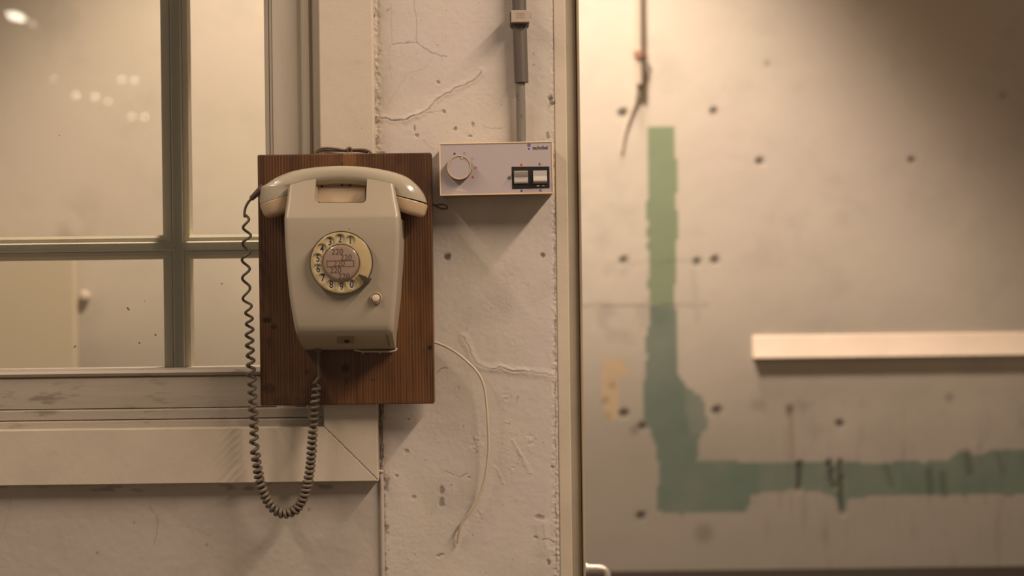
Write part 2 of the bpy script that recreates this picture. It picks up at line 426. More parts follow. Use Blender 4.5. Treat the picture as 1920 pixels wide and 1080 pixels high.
grey = np.maximum(grey, .5*sstep(.25, .6, fbm(gx, gz, .12, 4, 8))*sstep(1330, 1180, px)*sstep(250, 500, py))
grey = np.clip(grey, 0, 1)
hh = .0005*fbm(gx, gz, .08, 4, 2) - .003*(dirt > .5)
struct(grid_wall('wall_back', xs, zs, YB, hh, dict(sage=sage, teal=teal, dirt=dirt, rust=rust, cream=cream, grey=grey), M_back.m, boxes=[(-2.6,2.6,YB+.02,YB+.12,0,CEIL)]))

# --- plaster pillar between window and door (front face y = 0)
zs_split = Z(300, 905, 0)+.02
XL = X(714, 800, 0); XR = X(1043, 540, 0)
zt = Z(960, -25, 0); zb = Z(960, 1105, 0)
xs = np.arange(XL, XR+.0004, .00095); zs = dense(zb, zt, .00095, 0, HEAD, .05)
xs = np.concatenate([[X(690, 300, 0)], np.arange(X(694,300,0), XL, .00095), xs])
gx, gz = np.meshgrid(xs, zs); px, py = frame_px(gx, gz, 0)
wxp = px + 3.0*fbm(gx, gz, .006, 3, 5); wyp = py + 3.0*fbm(gx, gz, .006, 3, 6)
h = .0008*fbm(gx, gz, .06, 3, 1) + .00017*fbm(gx, gz, .006, 3, 2)
patch = sstep(0, .55, fbm(gx, gz, .05, 3, 71)); h = h + patch*.0002*fbm(gx, gz, .0028, 2, 12)
dirt = np.zeros_like(px); light = np.zeros_like(px); stain = np.zeros_like(px)
def crack(pts, wd, depth, d, ridge=0):
    global h, dirt
    k = pdist(wxp, wyp, pts)
    h = h - depth*sstep(wd, 0, k) + ridge*sstep(wd*5, 0, k)
    dirt = np.maximum(dirt, d*sstep(wd*1.1, wd*.2, k))
crack([(775,0),(780,40),(781,82)], 1.5, .0003, .28)
crack([(735,84),(765,80),(780,80),(797,92),(812,100),(838,107)], 1.5, .0004, .42)
crack([(733,8),(735,80),(727,92),(728,110),(735,150)], 1.3, .0003, .16)
crack([(812,108),(795,130),(765,138),(745,165),(722,205)], 1.3, .0002, .14)
crack([(714,221),(742,226),(762,224),(778,216)], 2.0, .0010, .62, .0006)
crack([(762,224),(792,212),(806,204),(815,190),(832,178),(862,163),(895,147),(903,134)], 2.2, .0009, .38, .0009)
crack([(795,212),(830,210)], 1.3, .0002, .3)
crack([(905,237),(918,240),(940,241)], 1.3, .0002, .35)
crack([(793,262),(812,282)], 1.3, .0002, .25)
crack([(868,632),(878,650),(885,672),(898,686),(925,692),(950,694),(975,700),(1000,698),(1043,706)], 2.6, .0005, .16, .0009)
crack([(925,692),(938,688),(958,697),(985,697)], 1.8, .0012, .30, .0008)
crack([(818,700),(828,692),(840,690)], 1.6, .0005, .5)
crack([(834,882),(848,890),(860,894),(876,888)], 1.4, .0004, .42)
crack([(1016,1012),(1030,1012),(1042,1018)], 1.5, .0006, .5)
crack([(960,1000),(1000,985)], 1.3, .0001, .08)
crack([(812,470),(836,476)], 1.0, .0001, .12)
crack([(1016,985),(1020,1030)], 4, .0003, .12, .001)
for pts in [[(961,827),(975,850),(990,885)],[(972,842),(988,870),(996,886)],[(932,880),(944,905)]]:
    k = pdist(wxp, wyp, pts); h = h + .0006*sstep(3, 1, k) - .0007*sstep(1.3, 0, k)
for (a, b, r) in [(950,745,14),(952,790,10),(995,825,16),(890,830,20),(900,965,10),(960,880,10)]:
    m_ = sstep(r, r*.3, np.hypot(px-a, py-b)); h = h + m_*.0009*fbm(gx, gz, .003, 2, 33)
h = np.where((px < 713.5) & (py > 890), -.004*sstep(890, 896, py), h)
# broken edges against the casing and the door frame
eL = np.where(py < 285, sstep(719, 704, wxp), sstep(727, 716, wxp)); eR = sstep(1028, 1043, wxp)
h = h + eL*.0018*fbm(gx, gz, .0045, 3, 21) + eR*.0011*fbm(gx, gz, .0035, 3, 22) - .0012*eL*sstep(0, 1, eL)
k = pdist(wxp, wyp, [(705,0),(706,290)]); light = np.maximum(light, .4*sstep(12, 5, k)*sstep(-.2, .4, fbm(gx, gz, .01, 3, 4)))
n1 = fbm(gx, gz, .007, 3, 51); n2 = fbm(gx, gz, .010, 3, 52)
dirt = np.maximum(dirt, .85*sstep(3.2, 1.2, np.abs(wxp-704-.0155*(py-285)*(py < 400)))*sstep(-.05, .25, n1)*(py < 300))
dirt = np.maximum(dirt, .5*sstep(14, 2, np.abs(wxp-710))*sstep(.2, .4, n1)*sstep(200, 240, py)*(py < 300))
dirt = np.maximum(dirt, .85*sstep(4, 2, np.abs(wxp-712))*(py > 755)*(py < 890))
dirt = np.maximum(dirt, .9*sstep(1.6, .8, np.abs(wxp-717))*sstep(-.3, .1, n2)*(py > 755))
dirt = np.maximum(dirt, .55*sstep(9, 3, np.abs(wxp-724))*sstep(.25, .4, n1)*(py > 880))
edgeR = 1040.5 + .0045*(py-540)
dirt = np.maximum(dirt, .55*sstep(1.8, .6, np.abs(wxp-edgeR))*sstep(-.25, .2, n2)*sstep(250, 700, py+150))
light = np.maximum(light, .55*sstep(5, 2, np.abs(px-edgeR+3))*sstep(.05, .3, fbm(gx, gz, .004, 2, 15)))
for (a, b, rx, rz, s) in [(839,481,6,7,.85),(1017,479,4,4,.75),(1032,185,5,6,.85),(822,154,3,2.5,.5),(832,210,3,4,.55),(853,243,3,3.5,.6),(882,255,4,3,.5),(887,235,3,5,.4),(1028,255,3,6,.45),(776,240,1.5,6,.5),(781,255,3,3,.4),
                          (828,920,4.5,7,.55),(828,942,5,8,.5),(763,847,5,4,.4),(744,893,3,3,.4),(765,785,2,2,.6),(775,933,4,3,.3),(1012,970,8,4,.45),(1035,875,3,3,.4),(880,895,2,2,.4),(1028,1055,3,6,.6),(1005,1008,3,3,.3),(826,1042,6,3,.3)]:
    m_ = sstep(1.5, .6, np.hypot((wxp-a)/rx, (wyp-b)/rz)); dirt = np.maximum(dirt, s*m_); h = h - .0010*m_
h = h + .004*sstep(1.3, .5, np.hypot((wxp-1040)/6, (wyp-191)/5))
dirt = np.maximum(dirt, .35*sstep(.74, .82, fbm(gx, gz, .0055, 2, 91)))
stain = .35*sstep(.15, .7, fbm(gx, gz, .05, 4, 14))*sstep(760, 680, px)
stain = np.maximum(stain, .25*sstep(0.1, .7, fbm(gx, gz, .09, 3, 15)))
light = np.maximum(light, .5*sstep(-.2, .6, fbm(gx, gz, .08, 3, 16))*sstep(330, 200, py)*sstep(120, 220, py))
struct(grid_wall('wall_center', xs, zs, 0, h, dict(dirt=dirt, light=light, stain=stain), M_plaster.m, boxes=[(X(716,990,.002), XR, .004, THICK, 0, HEAD), (xs[0], X(716,990,.002), .004, THICK, zs_split, HEAD)]))

# --- wall under the window
xe = X(716, 990, .002); zs_top = Z(300, 905, 0)
xs = dense(X(-20, 990, 0), xe, .0015, -2.6, xe+.0001); zs = np.unique(np.concatenate([np.linspace(0, zb, 10), np.arange(zb, zs_top+.01, .0015)]))
gx, gz = np.meshgrid(xs, zs); px, py = frame_px(gx, gz, .002)
wxp = px + 3*fbm(gx, gz, .008, 3, 5); wyp = py + 3*fbm(gx, gz, .008, 3, 6)
h = .0010*fbm(gx, gz, .07, 3, 101) + .00025*fbm(gx, gz, .007, 3, 102); dirt = np.zeros_like(px); light = dirt.copy()
crack([(280,950),(292,968),(295,990),(290,1020)], 1.6, .0003, .30)
crack([(325,985),(365,990),(395,1005)], 1.4, .0002, .16)
crack([(0,1010),(18,960),(20,930)], 1.4, .0002, .16)
for (a, b, r, s) in [(388,1023,3,.4),(183,1038,3,.4),(252,980,2,.4),(579,955,3,.4)]:
    dirt = np.maximum(dirt, s*sstep(r*1.5, r*.5, np.hypot(wxp-a, wyp-b)))
dirt = np.maximum(dirt, .45*sstep(9, 3, np.abs(wyp-914+(px-300)*.01))*sstep(.15, .5, fbm(gx*.4, gz, .01, 3, 7)))
stain = .4*sstep(0, .7, fbm(gx, gz, .12, 4, 24))
struct(grid_wall('wall_left', xs, zs, .002, h, dict(dirt=dirt, light=light, stain=stain), M_plaster_low.m, boxes=[(-2.6, xe, .006, THICK, 0, zs_top+.006)]))

# ---------------------------------------------------------------- window_1
YC = -.020                                  # casing front
YG = .030                                   # glass
xci, xco = X(598.5, 150, YC), X(700, 150, YC)   # casing inner / outer edge
zci, zco = Z(300, 804, YC), Z(300, 907, YC)     # bottom casing top / bottom edge
XW = -2.2                                   # far end of the window to the left
win = thing('window_1', (xci, 0, zci), kind='structure')
gap = .0001
MB().prism([(xci, zci+gap), (xco, zco+gap), (xco, HEAD), (xci, HEAD)], YC, .004).build('casing', M_casing.m, win, bevel=.0022)
MB().prism([(XW, zci), (xci-gap, zci), (xco-gap, zco), (XW, zco)], YC, .004).build('casing', M_casing.m, win, bevel=.0008)
# upright of the sash: profile (u from glass edge, y)
def sweep_v(prof, z0, z1, name, mat, parent, **k):
    pts = [(x, y) for x, y in prof]; n = len(pts)
    v = [(x, y, z0) for x, y in pts] + [(x, y, z1) for x, y in pts]
    f = [(i, (i+1) % n, (i+1) % n+n, i+n) for i in range(n)] + [tuple(range(n)), tuple(range(2*n-1, n-1, -1))]
    return MB().add(v, f).build(name, mat, parent, **k)
def sweep_h(prof, x0, x1, name, mat, parent, **k):
    pts = [(z, y) for z, y in prof]; n = len(pts)
    v = [(x0, y, z) for z, y in pts] + [(x1, y, z) for z, y in pts]
    f = [(i, (i+1) % n, (i+1) % n+n, i+n) for i in range(n)] + [tuple(range(n)), tuple(range(2*n-1, n-1, -1))]
    return MB().add(v, f).build(name, mat, parent, **k)
def xv(p, y): return X(p, 150, y)
ys = .012
zr = Z(300, 801, .004)
sweep_v([(xv(497,YG), YG+.03), (xv(497,YG), YG-.003), (xv(500.5,.024), .023), (xv(504,.02), .020), (xv(505,.02), .0225), (xv(506,.02), .019), (xv(510,.016), .016),
         (xv(510.8,.016), .0185), (xv(511.6,.016), .014), (xv(530,ys), ys), (xv(545,ys), ys+.003), (xv(565,ys+.006), ys+.007), (xv(567,.006), .012), (xv(570,.006), .005), (xv(580,.006), .005), (xv(583,.008), .009),
         (xv(584,.009), .0105), (xv(590,.009), .0085), (xci+.012, .0085), (xci+.012, YG+.03)], zr-.004, HEAD, 'sash_stile', M_sash_v.m, win, angle=25)
def zh(p, y): return Z(300, p, y)
sweep_h([(zh(689.5,YG), YG+.03), (zh(689.5,YG), YG-.001), (zh(691,.022), .020), (zh(694,.014), .0135), (zh(699,.011), .0110), (zh(703.5,.014), .0135), (zh(705.5,.018), .019),
         (zh(708,.017), .0165), (zh(764,.015), .0145), (zh(765.5,.018), .0185), (zh(767,.008), .0085), (zh(769,.006), .0065), (zh(785,.006), .006), (zh(786.5,.009), .010), (zh(788,.003), .0035), (zh(790,0), .0015), (zh(801,0), .001), (zci-.004, .001), (zci-.004, YG+.03)],
        XW, xv(597,.0), 'sash_rail', M_sash_h.m, win, angle=25)
# muntins behind the pane
def muntin(a0, a1, lips, horizontal, lo, hi):
    y0, y1, y2 = (YG+.006, YG+.011, YG+.036) if not horizontal else (YG+.0066, YG+.0117, YG+.0365)
    c = lambda p, y: (Z(300, p, y) if horizontal else X(p, 260, y))
    l0, l1 = lips
    p = [(c(a0,y1), y2), (c(a0,y1), y1+.004), (c(a0+(l0-a0)*.45,y1), y1+.001), (c(l0-1.2,y1), y1), (c(l0,y1), y1+.003), (c(l0+1,y0), y0+.0015), (c(l0+3,y0), y0), (c(l1-3,y0), y0), (c(l1-1,y0), y0+.0015), (c(l1,y1), y1+.003), (c(l1+1.2,y1), y1), (c(a1-(a1-l1)*.45,y1), y1+.001), (c(a1,y1), y1+.004), (c(a1,y1), y2)]
    (sweep_h if horizontal else sweep_v)(p, lo, hi, 'muntin', M_muntin.m, win, angle=20)
muntin(302, 352, (320, 342), False, zh(700, YG), HEAD)
muntin(441, 485.5, (452.5, 471), True, XW, xv(515, YG))
g_ = MB().box(XW, xv(503, YG), YG, YG+.0035, zh(696, YG), HEAD).build('glass_pane', mg, win, smooth=False)
for (a, b, r1, r2, an) in [(240,579,1.4,4.0,.6),(291.5,628,1.6,1.6,0),(261,643,1.5,1.5,0),(416,532,1.3,1.3,0),(140,650,1.0,3.2,-.8),(271,564,.9,.9,0),(111,254,.9,.9,0)]:
    c = W(a, b, YG-.0004); s = sc(YG); r = []
    ring = []
    for yy, f_ in ((-.0010, .35), (-.0004, .9), (.0004, 1)):
        ring.append([(c.x + (math.cos(t)*r1*math.cos(an)-math.sin(t)*r2*math.sin(an))/s*f_, YG+yy, c.z + (math.cos(t)*r1*math.sin(an)+math.sin(t)*r2*math.cos(an))/s*f_) for t in [k*math.pi/6 for k in range(12)]])
    MB().rings(ring).build('speck', M_dark.m, win)

# ---------------------------------------------------------------- doorway
xa, xb_, xc_, xd = X(1043, 540, 0), X(1067, 540, -.001), X(1085.5, 540, .02), X(1092, 540, .012)
trim = MB().prism([(xa+.0003, 0), (xb_, 0), (xb_, HEAD), (xa+.0003, HEAD)], -.0012, .06).build('trim_1', M_door.m, bevel=.0018, seg=3); struct(trim)
door = thing('door_1', (xc_, .09, 0), kind='structure')
MB().box(xb_-.004, xc_, .018, THICK, 0, HEAD).build('rebate', M_rebate.m, door, bevel=.0012)
MB().box(xc_+.0006, xd-.0002, .010, .050, 0, HEAD).build('door_stop', M_edge.m, door, bevel=.0015)
MB().box(xd-.038, xd-.001, .13, .93, .01, HEAD-.02).build('leaf', M_leaf.m, door, bevel=.002)
yh = .50
p0 = W(1098, 1065, yh); zH = p0.z
hp = [(xd-.002, yh, zH), (W(1120, 1066, yh).x, yh, zH), (W(1129, 1066, yh).x, yh, zH)]
xe_ = W(1139, 1066, yh).x
for k in range(1, 9):
    a = k/8*math.pi/2; r_ = .012
    hp.append((xe_-r_+r_*math.sin(a), yh, zH-r_+r_*math.cos(a)))
hp += [(xe_, yh, zH-.06), (xe_, yh, zH-.20)]
for k in range(1, 9):
    a = k/8*math.pi/2; hp.append((xe_-.012+.012*math.cos(a), yh, zH-.20-.012*math.sin(a)))
hp.append((xd-.002, yh, zH-.212))
hd = MB().tube(hp, .0052, 14).build('pull_handle', M_chrome.m, door, angle=60)
ro = MB()
for zz in (zH, zH-.212): ro.tube([(xd-.002, yh, zz), (xd+.003, yh, zz)], .011, 20)
ro.tube([(W(1098,1065,yh).x-.001, yh, zH), (W(1098,1065,yh).x+.003, yh, zH)], .0075, 20)
ro.build('collar', M_chrome.m, hd)

# ---------------------------------------------------------------- back room things
zB = Z(1500, 1065, YB)
bench = thing('bench', (.6, YB-.15, 0), 'dark bench top running along the foot of the worn back wall', 'bench')
MB().box(-2.1, 2.4, YB-.28, YB-.004, zB-.04, zB-.001).build('bench_top', M_bench.m, bench, bevel=.003)
for xx in (-2.0, .2, 2.3): MB().box(xx-.03, xx+.03, YB-.24, YB-.03, 0, zB-.04).build('leg', M_bench.m, bench)
yr = YB-.018
rz0, rz1 = Z(1660, 669, yr), Z(1660, 627, yr)
x0r = X(1413, 650, yr); rr = MB()
rr.rings([[(x, YB+.002, rz0), (x, yr, rz0), (x, yr+.002, rz0+.006), (x, yr+.012, rz1), (x, YB+.002, rz1)] for x in (x0r, 2.45)])
rail = rr.build('wall_rail', M_rail.m, bevel=.002)
tag(rail, 'long cream painted rail fixed across the blurred back wall', 'rail')
pc = thing('wall_pipe', W(1197, 165, YB-.02), 'thin beige pipe running down the blurred back wall above the green stripe', 'pipe')
top = W(1197, -30, YB-.018); top.z = 3.2; bot = W(1199, 158, YB-.018)
MB().tube([top, (top.x, YB-.018, bot.z+.4), (bot.x, YB-.018, bot.z+.1), bot], .0085, 12).build('pipe', M_backpipe.m, pc)
c = W(1199, 103, YB-.018)
MB().tube([c+Vector((0,0,.008)), c-Vector((0,0,.008))], .0135, 14).tube([c, c+Vector((.018,.003,0))], .006, 8).tube([c, c+Vector((0,.03,0))], .005, 8).build('pipe_clip', M_coupling.m, pc)
MB().tube(spline([bot+Vector((0,0,.012)), W(1193,185,YB-.008), W(1183,215,YB-.004), W(1172,250,YB-.003), W(1166,285,YB-.003)]), [.004]*12+[.0027]*37, 8).build('cable', M_backcable.m, pc)
yp = YB-.10
pb = MB().box(-1.9, X(139, 600, yp), yp, yp+.03, zB-.001, Z(139, 462, yp)).build('yellow_board', M_creamp.m, bevel=.003)
pb2 = tag(pb, 'pale yellow board standing behind the lower left window panes', 'board')
for xx in (-1.8, -1.3): pass
c = W(153, 555, YB-.03)
kb = MB().disc((c.x, c.z), [(.008, YB+.002), (.008, YB-.003), (.012, YB-.004), (.0130, YB-.008), (.010, YB-.013), (0.0001, YB-.015)], 24).build('round_peg', M_knobw.m)
tag(kb, 'small round pale knob on the back wall seen through the lower left pane', 'peg')

# lamps hanging behind the camera: they show as soft dots mirrored in the upper left pane
def bulb(a, b, depth, rx, label, long=0, mat=None):
    rx = rx*.72
    d = 2*YG - depth - CAM_Y; s = FPX/d; u = (a-960)/s; v = (540-b)/s
    xx = math.cos(ROLL)*u+math.sin(ROLL)*v; zz = CAM_Z-math.sin(ROLL)*u+math.cos(ROLL)*v
    t = thing('ceiling_lamp', (xx, depth, CEIL), label, 'lamp', 'lamps mirrored in the window')
    R = []
    for k in range(9):
        an = -math.pi/2 + k/8*math.pi
        R.append([(xx + (rx+long)*math.cos(an)*math.cos(q), depth+rx*math.cos(an)*math.sin(q), zz+rx*math.sin(an)-.45*long*math.cos(an)*math.cos(q)) for q in [2*math.pi*j/14 for j in range(14)]])
    MB().rings(R).build('lamp_bulb', (mat or M_bulb).m, t)
    MB().tube([(xx, depth, CEIL), (xx, depth, zz+rx*.8)], .006, 6).build('stem', M_housing.m, t)
bulb(30, 31, -5.2, .026, 'large bright lamp mirrored at the top left corner of the window', long=.030, mat=M_tube)
for a, b, r, lb in [(61,44,.012,'small lamp mirrored just right of the large bright one in the window'),(100,148,.009,'faint lamp mirrored alone left of the others in the upper left pane'),
                (142,178,.016,'leftmost lamp of the mirrored row of three in the upper left pane'),(178,181,.017,'middle lamp of the mirrored row of three in the upper left pane'),(202,190,.013,'right lamp of the mirrored row of three in the upper left pane'),
                (228,149,.014,'left lamp of the upper mirrored pair in the upper left pane'),(252,150,.015,'right lamp of the upper mirrored pair in the upper left pane'),(247,218,.014,'left lamp of the lower mirrored pair in the upper left pane'),(271,219,.015,'right lamp of the lower mirrored pair in the upper left pane')]:
    bulb(a, b, -5.2, r, lb)

# ---------------------------------------------------------------- wooden board
YBD0, YBD = YC-.0005, -.045
bl, br = X(482.5, 300, YBD), X(808.5, 300, YBD); bt, bb = Z(645, 288, YBD), Z(650, 759, YBD)
for (a, b, r, sx, sz, st) in [(501,600,.005,1.3,.8,.95),(514,613,.004,1.2,.8,.7),(648,690,.005,1.1,1.2,.95),(650,716,.003,.7,1.6,.6),(503,728,.010,1,.8,.5),(806,652,.003,1,1,.9),(576,697,.004,1,1,.4),(700,712,.004,1,.7,.4),(505,640,.006,.6,1.5,.4)]:
    M_wood.mix(M_wood.math('MULTIPLY', M_wood.spot(tuple(W(a,b,YBD)), r, .35, sx, sz), st), (.016,.006,.003))
M_wood.mix(M_wood.math('MULTIPLY', M_wood.spot(tuple(W(655,300,YBD)), .010, .4, 1, 1.2), .35), (.30,.14,.05))
M_wood.mix(M_wood.ramp(M_wood.noise(260, 3), .70, .76, 0, .6), (.30,.16,.08))
M_wood.bump(wv.outputs['Fac'], .35, .0006); M_wood.bump(M_wood.noise(60, 4, .6, (1,1,.15)), .3, .001)
board = MB().box(bl, br, YBD, YBD0, bb, bt).build('wooden_backboard', M_wood.m, bevel=.0018, seg=3)
tag(board, 'dark brown stained wooden board with vertical grain behind the telephone', 'board')

# ---------------------------------------------------------------- telephone
YBK = -.0455
rows = [(333.5,541.6,736.5,-.1035,.0045),(348,540,738,-.1075,.005),(375,536.5,743,-.1160,.006),(401,532.6,748,-.1240,.006),(405.5,532,748.5,-.1254,.006),(410,531.8,748.6,-.1262,.006),(450,533,748.6,-.1262,.006),(500,536.3,746.3,-.1260,.006),(550,541,743,-.1255,.0065),(585,546,740,-.1245,.007),(608,550,737.5,-.1230,.0075),(618,552,736.5,-.1215,.008),(624,553.5,736,-.1185,.008),(628,555,736,-.1130,.008),(640,560,738,-.0900,.008),(650,565,740,-.0700,.008),(655.5,568.5,741.5,-.0600,.008)]
tel = thing('telephone', (X(641,500,YBK), YBK, Z(641,500,YBK)), 'beige wall telephone with rotary dial mounted on the wooden board', 'telephone')
def section(py_, xl, xr, yf, r):
    a = W(xl, py_, yf); b = W(xr, py_, yf); z = W((xl+xr)/2, py_, yf).z; x0, x1 = a.x, b.x
    pts = [(x0, YBK, z)]
    for k in range(9):
        t = k/8*math.pi/2; pts.append((x0+r-r*math.cos(t), yf+r-r*math.sin(t), z))
    for k in range(9):
        t = k/8*math.pi/2; pts.append((x1-r+r*math.sin(t), yf+r-r*math.cos(t), z))
    pts.append((x1, YBK, z)); return pts
body = MB().rings([section(*r) for r in rows]).mesh('body')
def P(l, y): return [(W(a, b, y).x, W(a, b, y).z) for a, b in l]
# notch in front, with rounded lower corners
nc = [(589.5,300),(589.5,372)] + [(597-7.5*math.cos(t), 372.5+8*math.sin(t)) for t in [math.pi/2*k/6 for k in range(1,7)]] + [(679+7.5*math.sin(t), 372.5+8*math.cos(t)) for t in [math.pi/2*k/6 for k in range(0,6)]] + [(686.5,372),(686.5,300)]
notch = MB().prism(P(nc, -.115), -.16, -.0765).mesh()
topcut = MB().prism(P([(520,300),(520,357),(541,347.5),(555,343.5),(572,338.5),(590,335.3),(640,334),(686,334.5),(705,337.5),(722,341),(738,345.5),(760,353),(760,300)], -.105), -.17, -.03).mesh()
clear = MB().prism(P([(490,290),(490,416),(566,408),(574,366),(590,352),(612,348.5),(640,348),(668,348.5),(692,352),(706,366),(716,408),(800,416),(800,290)], -.085), -.0985, -.03).mesh()
me = boolean(body, [notch, topcut, clear])
me.name = 'housing'; me.materials.clear()
housing = link('housing', me, M_phone.m, tel, bevel=.0009, seg=2)
# yellowed inner face of the notch
ins = [(595.5,351.5),(595.5,374)] + [(602-6.5*math.cos(t), 374+5.5*math.sin(t)) for t in [math.pi/2*k/5 for k in range(1,6)]] + [(678.5+6*math.sin(t), 374+5.5*math.cos(t)) for t in [math.pi/2*k/5 for k in range(0,5)]] + [(684.5,374),(684.5,351.5)]
MB().prism(P([(a, b) for a, b in ins], -.0785), -.0785, -.0760).build('cradle_face', M_ledge.m, tel, bevel=.0006)
# hook prongs seen through the gap over the ledge
for a in (604, 641, 656): MB().tube([W(a, 352, -.07), W(a, 346.5, -.07)], .0015, 8).build('cradle_hook', M_dark.m, tel)
# bottom: seam lines, flat window with recess shade in its colour, dark hole, lower lip
def on_chamfer(a, b):     # depth of the sloping underside at photo row b
    t = (b-628)/(655.5-628); return -.1130 + t*(.1130-.0600)
def patchq(name, quad, mat, off=.0008, th=.0015, **k):
    v = []
    for o_ in (-off, th): v += [W(a, b, on_chamfer(a, b)) + Vector((0, o_, o_*.6)) for a, b in quad]
    f = [(0,1,2,3), (7,6,5,4)] + [(i, i+4, (i+1) % 4+4, (i+1) % 4) for i in range(4)]
    return MB().add(v, f).build(name, mat, tel, **k)
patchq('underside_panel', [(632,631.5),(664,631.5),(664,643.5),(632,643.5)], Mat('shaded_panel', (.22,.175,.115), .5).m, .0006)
c = W(650.5, 637.5, on_chamfer(650, 637.5))
MB().tube([c+Vector((0,-.0022,-.001)), c+Vector((0,.002,.001))], .0034, 18).build('screw_recess', M_dark.m, tel)
for q in ([(569,629.5),(570.2,629.5),(577,650),(575.8,650)], [(724.8,629),(726,629),(731,650),(729.8,650)]):
    patchq('seam', q, M_lip.m, .0003)
c0, c1 = W(664, 656.5, -.060), W(741, 657.5, -.060)
lip = MB().tube([c0, W(680,659,-.060), W(735,659,-.060), c1, W(744,654,-.058)], .0013, 8)
for a in (680, 712): lip.tube([W(a,659,-.060), W(a,663,-.060)], .0012, 6)
lip.build('bottom_lip', M_phone.m, tel)
MB().tube([W(597,652,-.062), W(597,660,-.062)], .0042, 10).build('cord_grommet', M_lip.m, tel)

# dial
YD = -.1262; dc = W(640, 492.5, -.133); S1 = sc(-.133); R_ = lambda p: p/S1
dial = MB().disc((dc.x, dc.z), [(R_(58.5), YD+.002), (R_(59.3), YD-.004), (R_(59.5), YD-.0075), (R_(58.6), YD-.0086), (R_(56.8), YD-.0082), (R_(56.8), YD+.002)], 96); dial.f = dial.f[:-2]; dial.build('dial_rim', M_darkring.m, tel)
MB().disc((dc.x, dc.z), [(R_(56.5), YD-.0012), (R_(56.5), YD-.0066), (0.0001, YD-.0067)], 96).build('number_plate', M_dialplate.m, tel)
ang = lambda k: math.radians(67 + k*25.35)
wheel = MB().disc((dc.x, dc.z), [(R_(30), YD-.0069), (R_(56.6), YD-.0069), (R_(57.6), YD-.0075), (R_(57.3), YD-.0083), (R_(55.5), YD-.0089), (R_(30), YD-.0083)], 128)
wheel.f = wheel.f[:-2]
n_ = 128; wheel.f += [(5*n_+i, 5*n_+(i+1) % n_, (i+1) % n_, i) for i in range(n_)]
wm = wheel.mesh()
holes = MB()
for k in range(10):
    a = ang(k); cx, cz = dc.x+R_(45.2)*math.cos(a), dc.z+R_(45.2)*math.sin(a)
    holes.tube([(cx, YD-.0060, cz), (cx, YD-.012, cz)], R_(9.2), 32)
wm = boolean(wm, [holes.mesh()]); wm.name = 'finger_wheel'; wm.materials.clear()
fw = link('finger_wheel', wm, M_wheel.m, tel, bevel=.0004)
M_wheel.set('Transmission Weight', .0)
for k, d in enumerate('1234567890'):
    a = ang(k); text('numeral', d, (dc.x+R_(44.8)*math.cos(a), dc.z+R_(44.8)*math.sin(a)), .0125, M_ink.m, tel, YD-.0068, xs=.78, bold=.0001)
hub = MB().disc((dc.x, dc.z), [(R_(35.5), YD-.007), (R_(35.6), YD-.0095), (R_(34.8), YD-.0104), (R_(33.6), YD-.0100)], 96).build('hub_ring', M_lip.m, tel)
MB().disc((dc.x, dc.z), [(R_(33.8), YD-.008), (R_(33.4), YD-.0102), (R_(31.5), YD-.0110), (R_(28), YD-.0113), (0.0001, YD-.0115)], 96).build('number_card', M_hub.m, tel)
for (a, b) in [(632.5,471.5),(649,482.3),(636,493.5),(629.5,506.3),(645,517.5)]:
    c = W(a, b, -.1378); text('card_number', '220', (c.x, c.z), .0101, M_ink2.m, tel, YD-.0116, xs=.93, bold=-.00012, spacing=1.02)
fr_ = MB(); q0, q1 = W(612.8, 488.6, -.1378), W(663.8, 499.6, -.1378); t_ = .00042
for (a0,a1,b0,b1) in [(q0.x,q1.x,q0.z,q0.z-t_),(q0.x,q1.x,q1.z,q1.z+t_),(q0.x,q0.x+t_,q1.z,q0.z),(q1.x-t_,q1.x,q1.z,q0.z)]:
    fr_.box(a0, a1, YD-.0118, YD-.0112, b1 if b1 < b0 else b0, max(b0, b1))
fr_.build('card_frame', M_ink2.m, tel)
st = MB().prism(P([(670.5,515.5),(674,514),(686,518),(691,522),(696,521.5),(696.5,524),(691,530.5),(686,531.5),(681,526)], -.138), YD-.0135, YD-.0098)
st.prism(P([(688,521),(696,521.5),(691,530.5),(684,529)], -.137), YD-.0100, YD+.001)
st.build('finger_stop', M_darkring.m, tel, bevel=.0006)
bc = W(705, 559, -.129)
MB().disc((bc.x, bc.z), [(R_(11.3), YD+.001), (R_(11.2), YD-.0022), (R_(10), YD-.0034), (R_(8.6), YD-.0030), (R_(8.2), YD-.0015)], 40).build('button_collar', M_phone.m, tel)
MB().disc((bc.x, bc.z), [(R_(7.2), YD+.001), (R_(7.2), YD-.0046), (R_(6.4), YD-.0060), (R_(4), YD-.0066), (0.0001, YD-.0068)], 40).build('button', M_button.m, tel)
MB().disc((W(655,429,-.127).x, W(655,429,-.127).z), [(.0006, YD+.001), (.0006, YD-.0002), (.0001, YD-.0003)], 8).build('pin_hole', M_dark.m, tel)

# ---------------------------------------------------------------- handset
hs = thing('telephone_handset', (W(641,345,-.077)), 'glossy beige telephone handset with yellowed end caps lying in the cradle', 'handset')
def ring(o, i, y, b, n=40, e=2.35, inset=0):
    O = W(*o, y); I = W(*i, y); C = (O+I)/2; A = (O-I)/2; ln = A.length - inset; A = A.normalized()*ln; b = b-inset; R = []
    for k in range(n):
        t = 2*math.pi*k/n; ct, st_ = math.cos(t), math.sin(t)
        R.append(C + A*(math.copysign(abs(ct)**(2/e), ct)) + Vector((0, -b*math.copysign(abs(st_)**(2/e), st_), 0)))
    return R
HL = [((488.5,384),(560,364),-.0725,.0240),((488.2,374),(560.5,358),-.0728,.0240),((488.8,362),(563,353.5),-.0732,.0236),((490.5,352),(569,350.5),-.0738,.0230),((501,345),(575,350),-.0745,.0222),((514,336),(581,350),-.0752,.021),((530,328),(587,349.5),-.0758,.0195),((552,320.5),(596,348.5),-.0764,.0178),((585,314.5),(612,347),-.0768,.0166),((615,312),(628,346),-.077,.0162)]
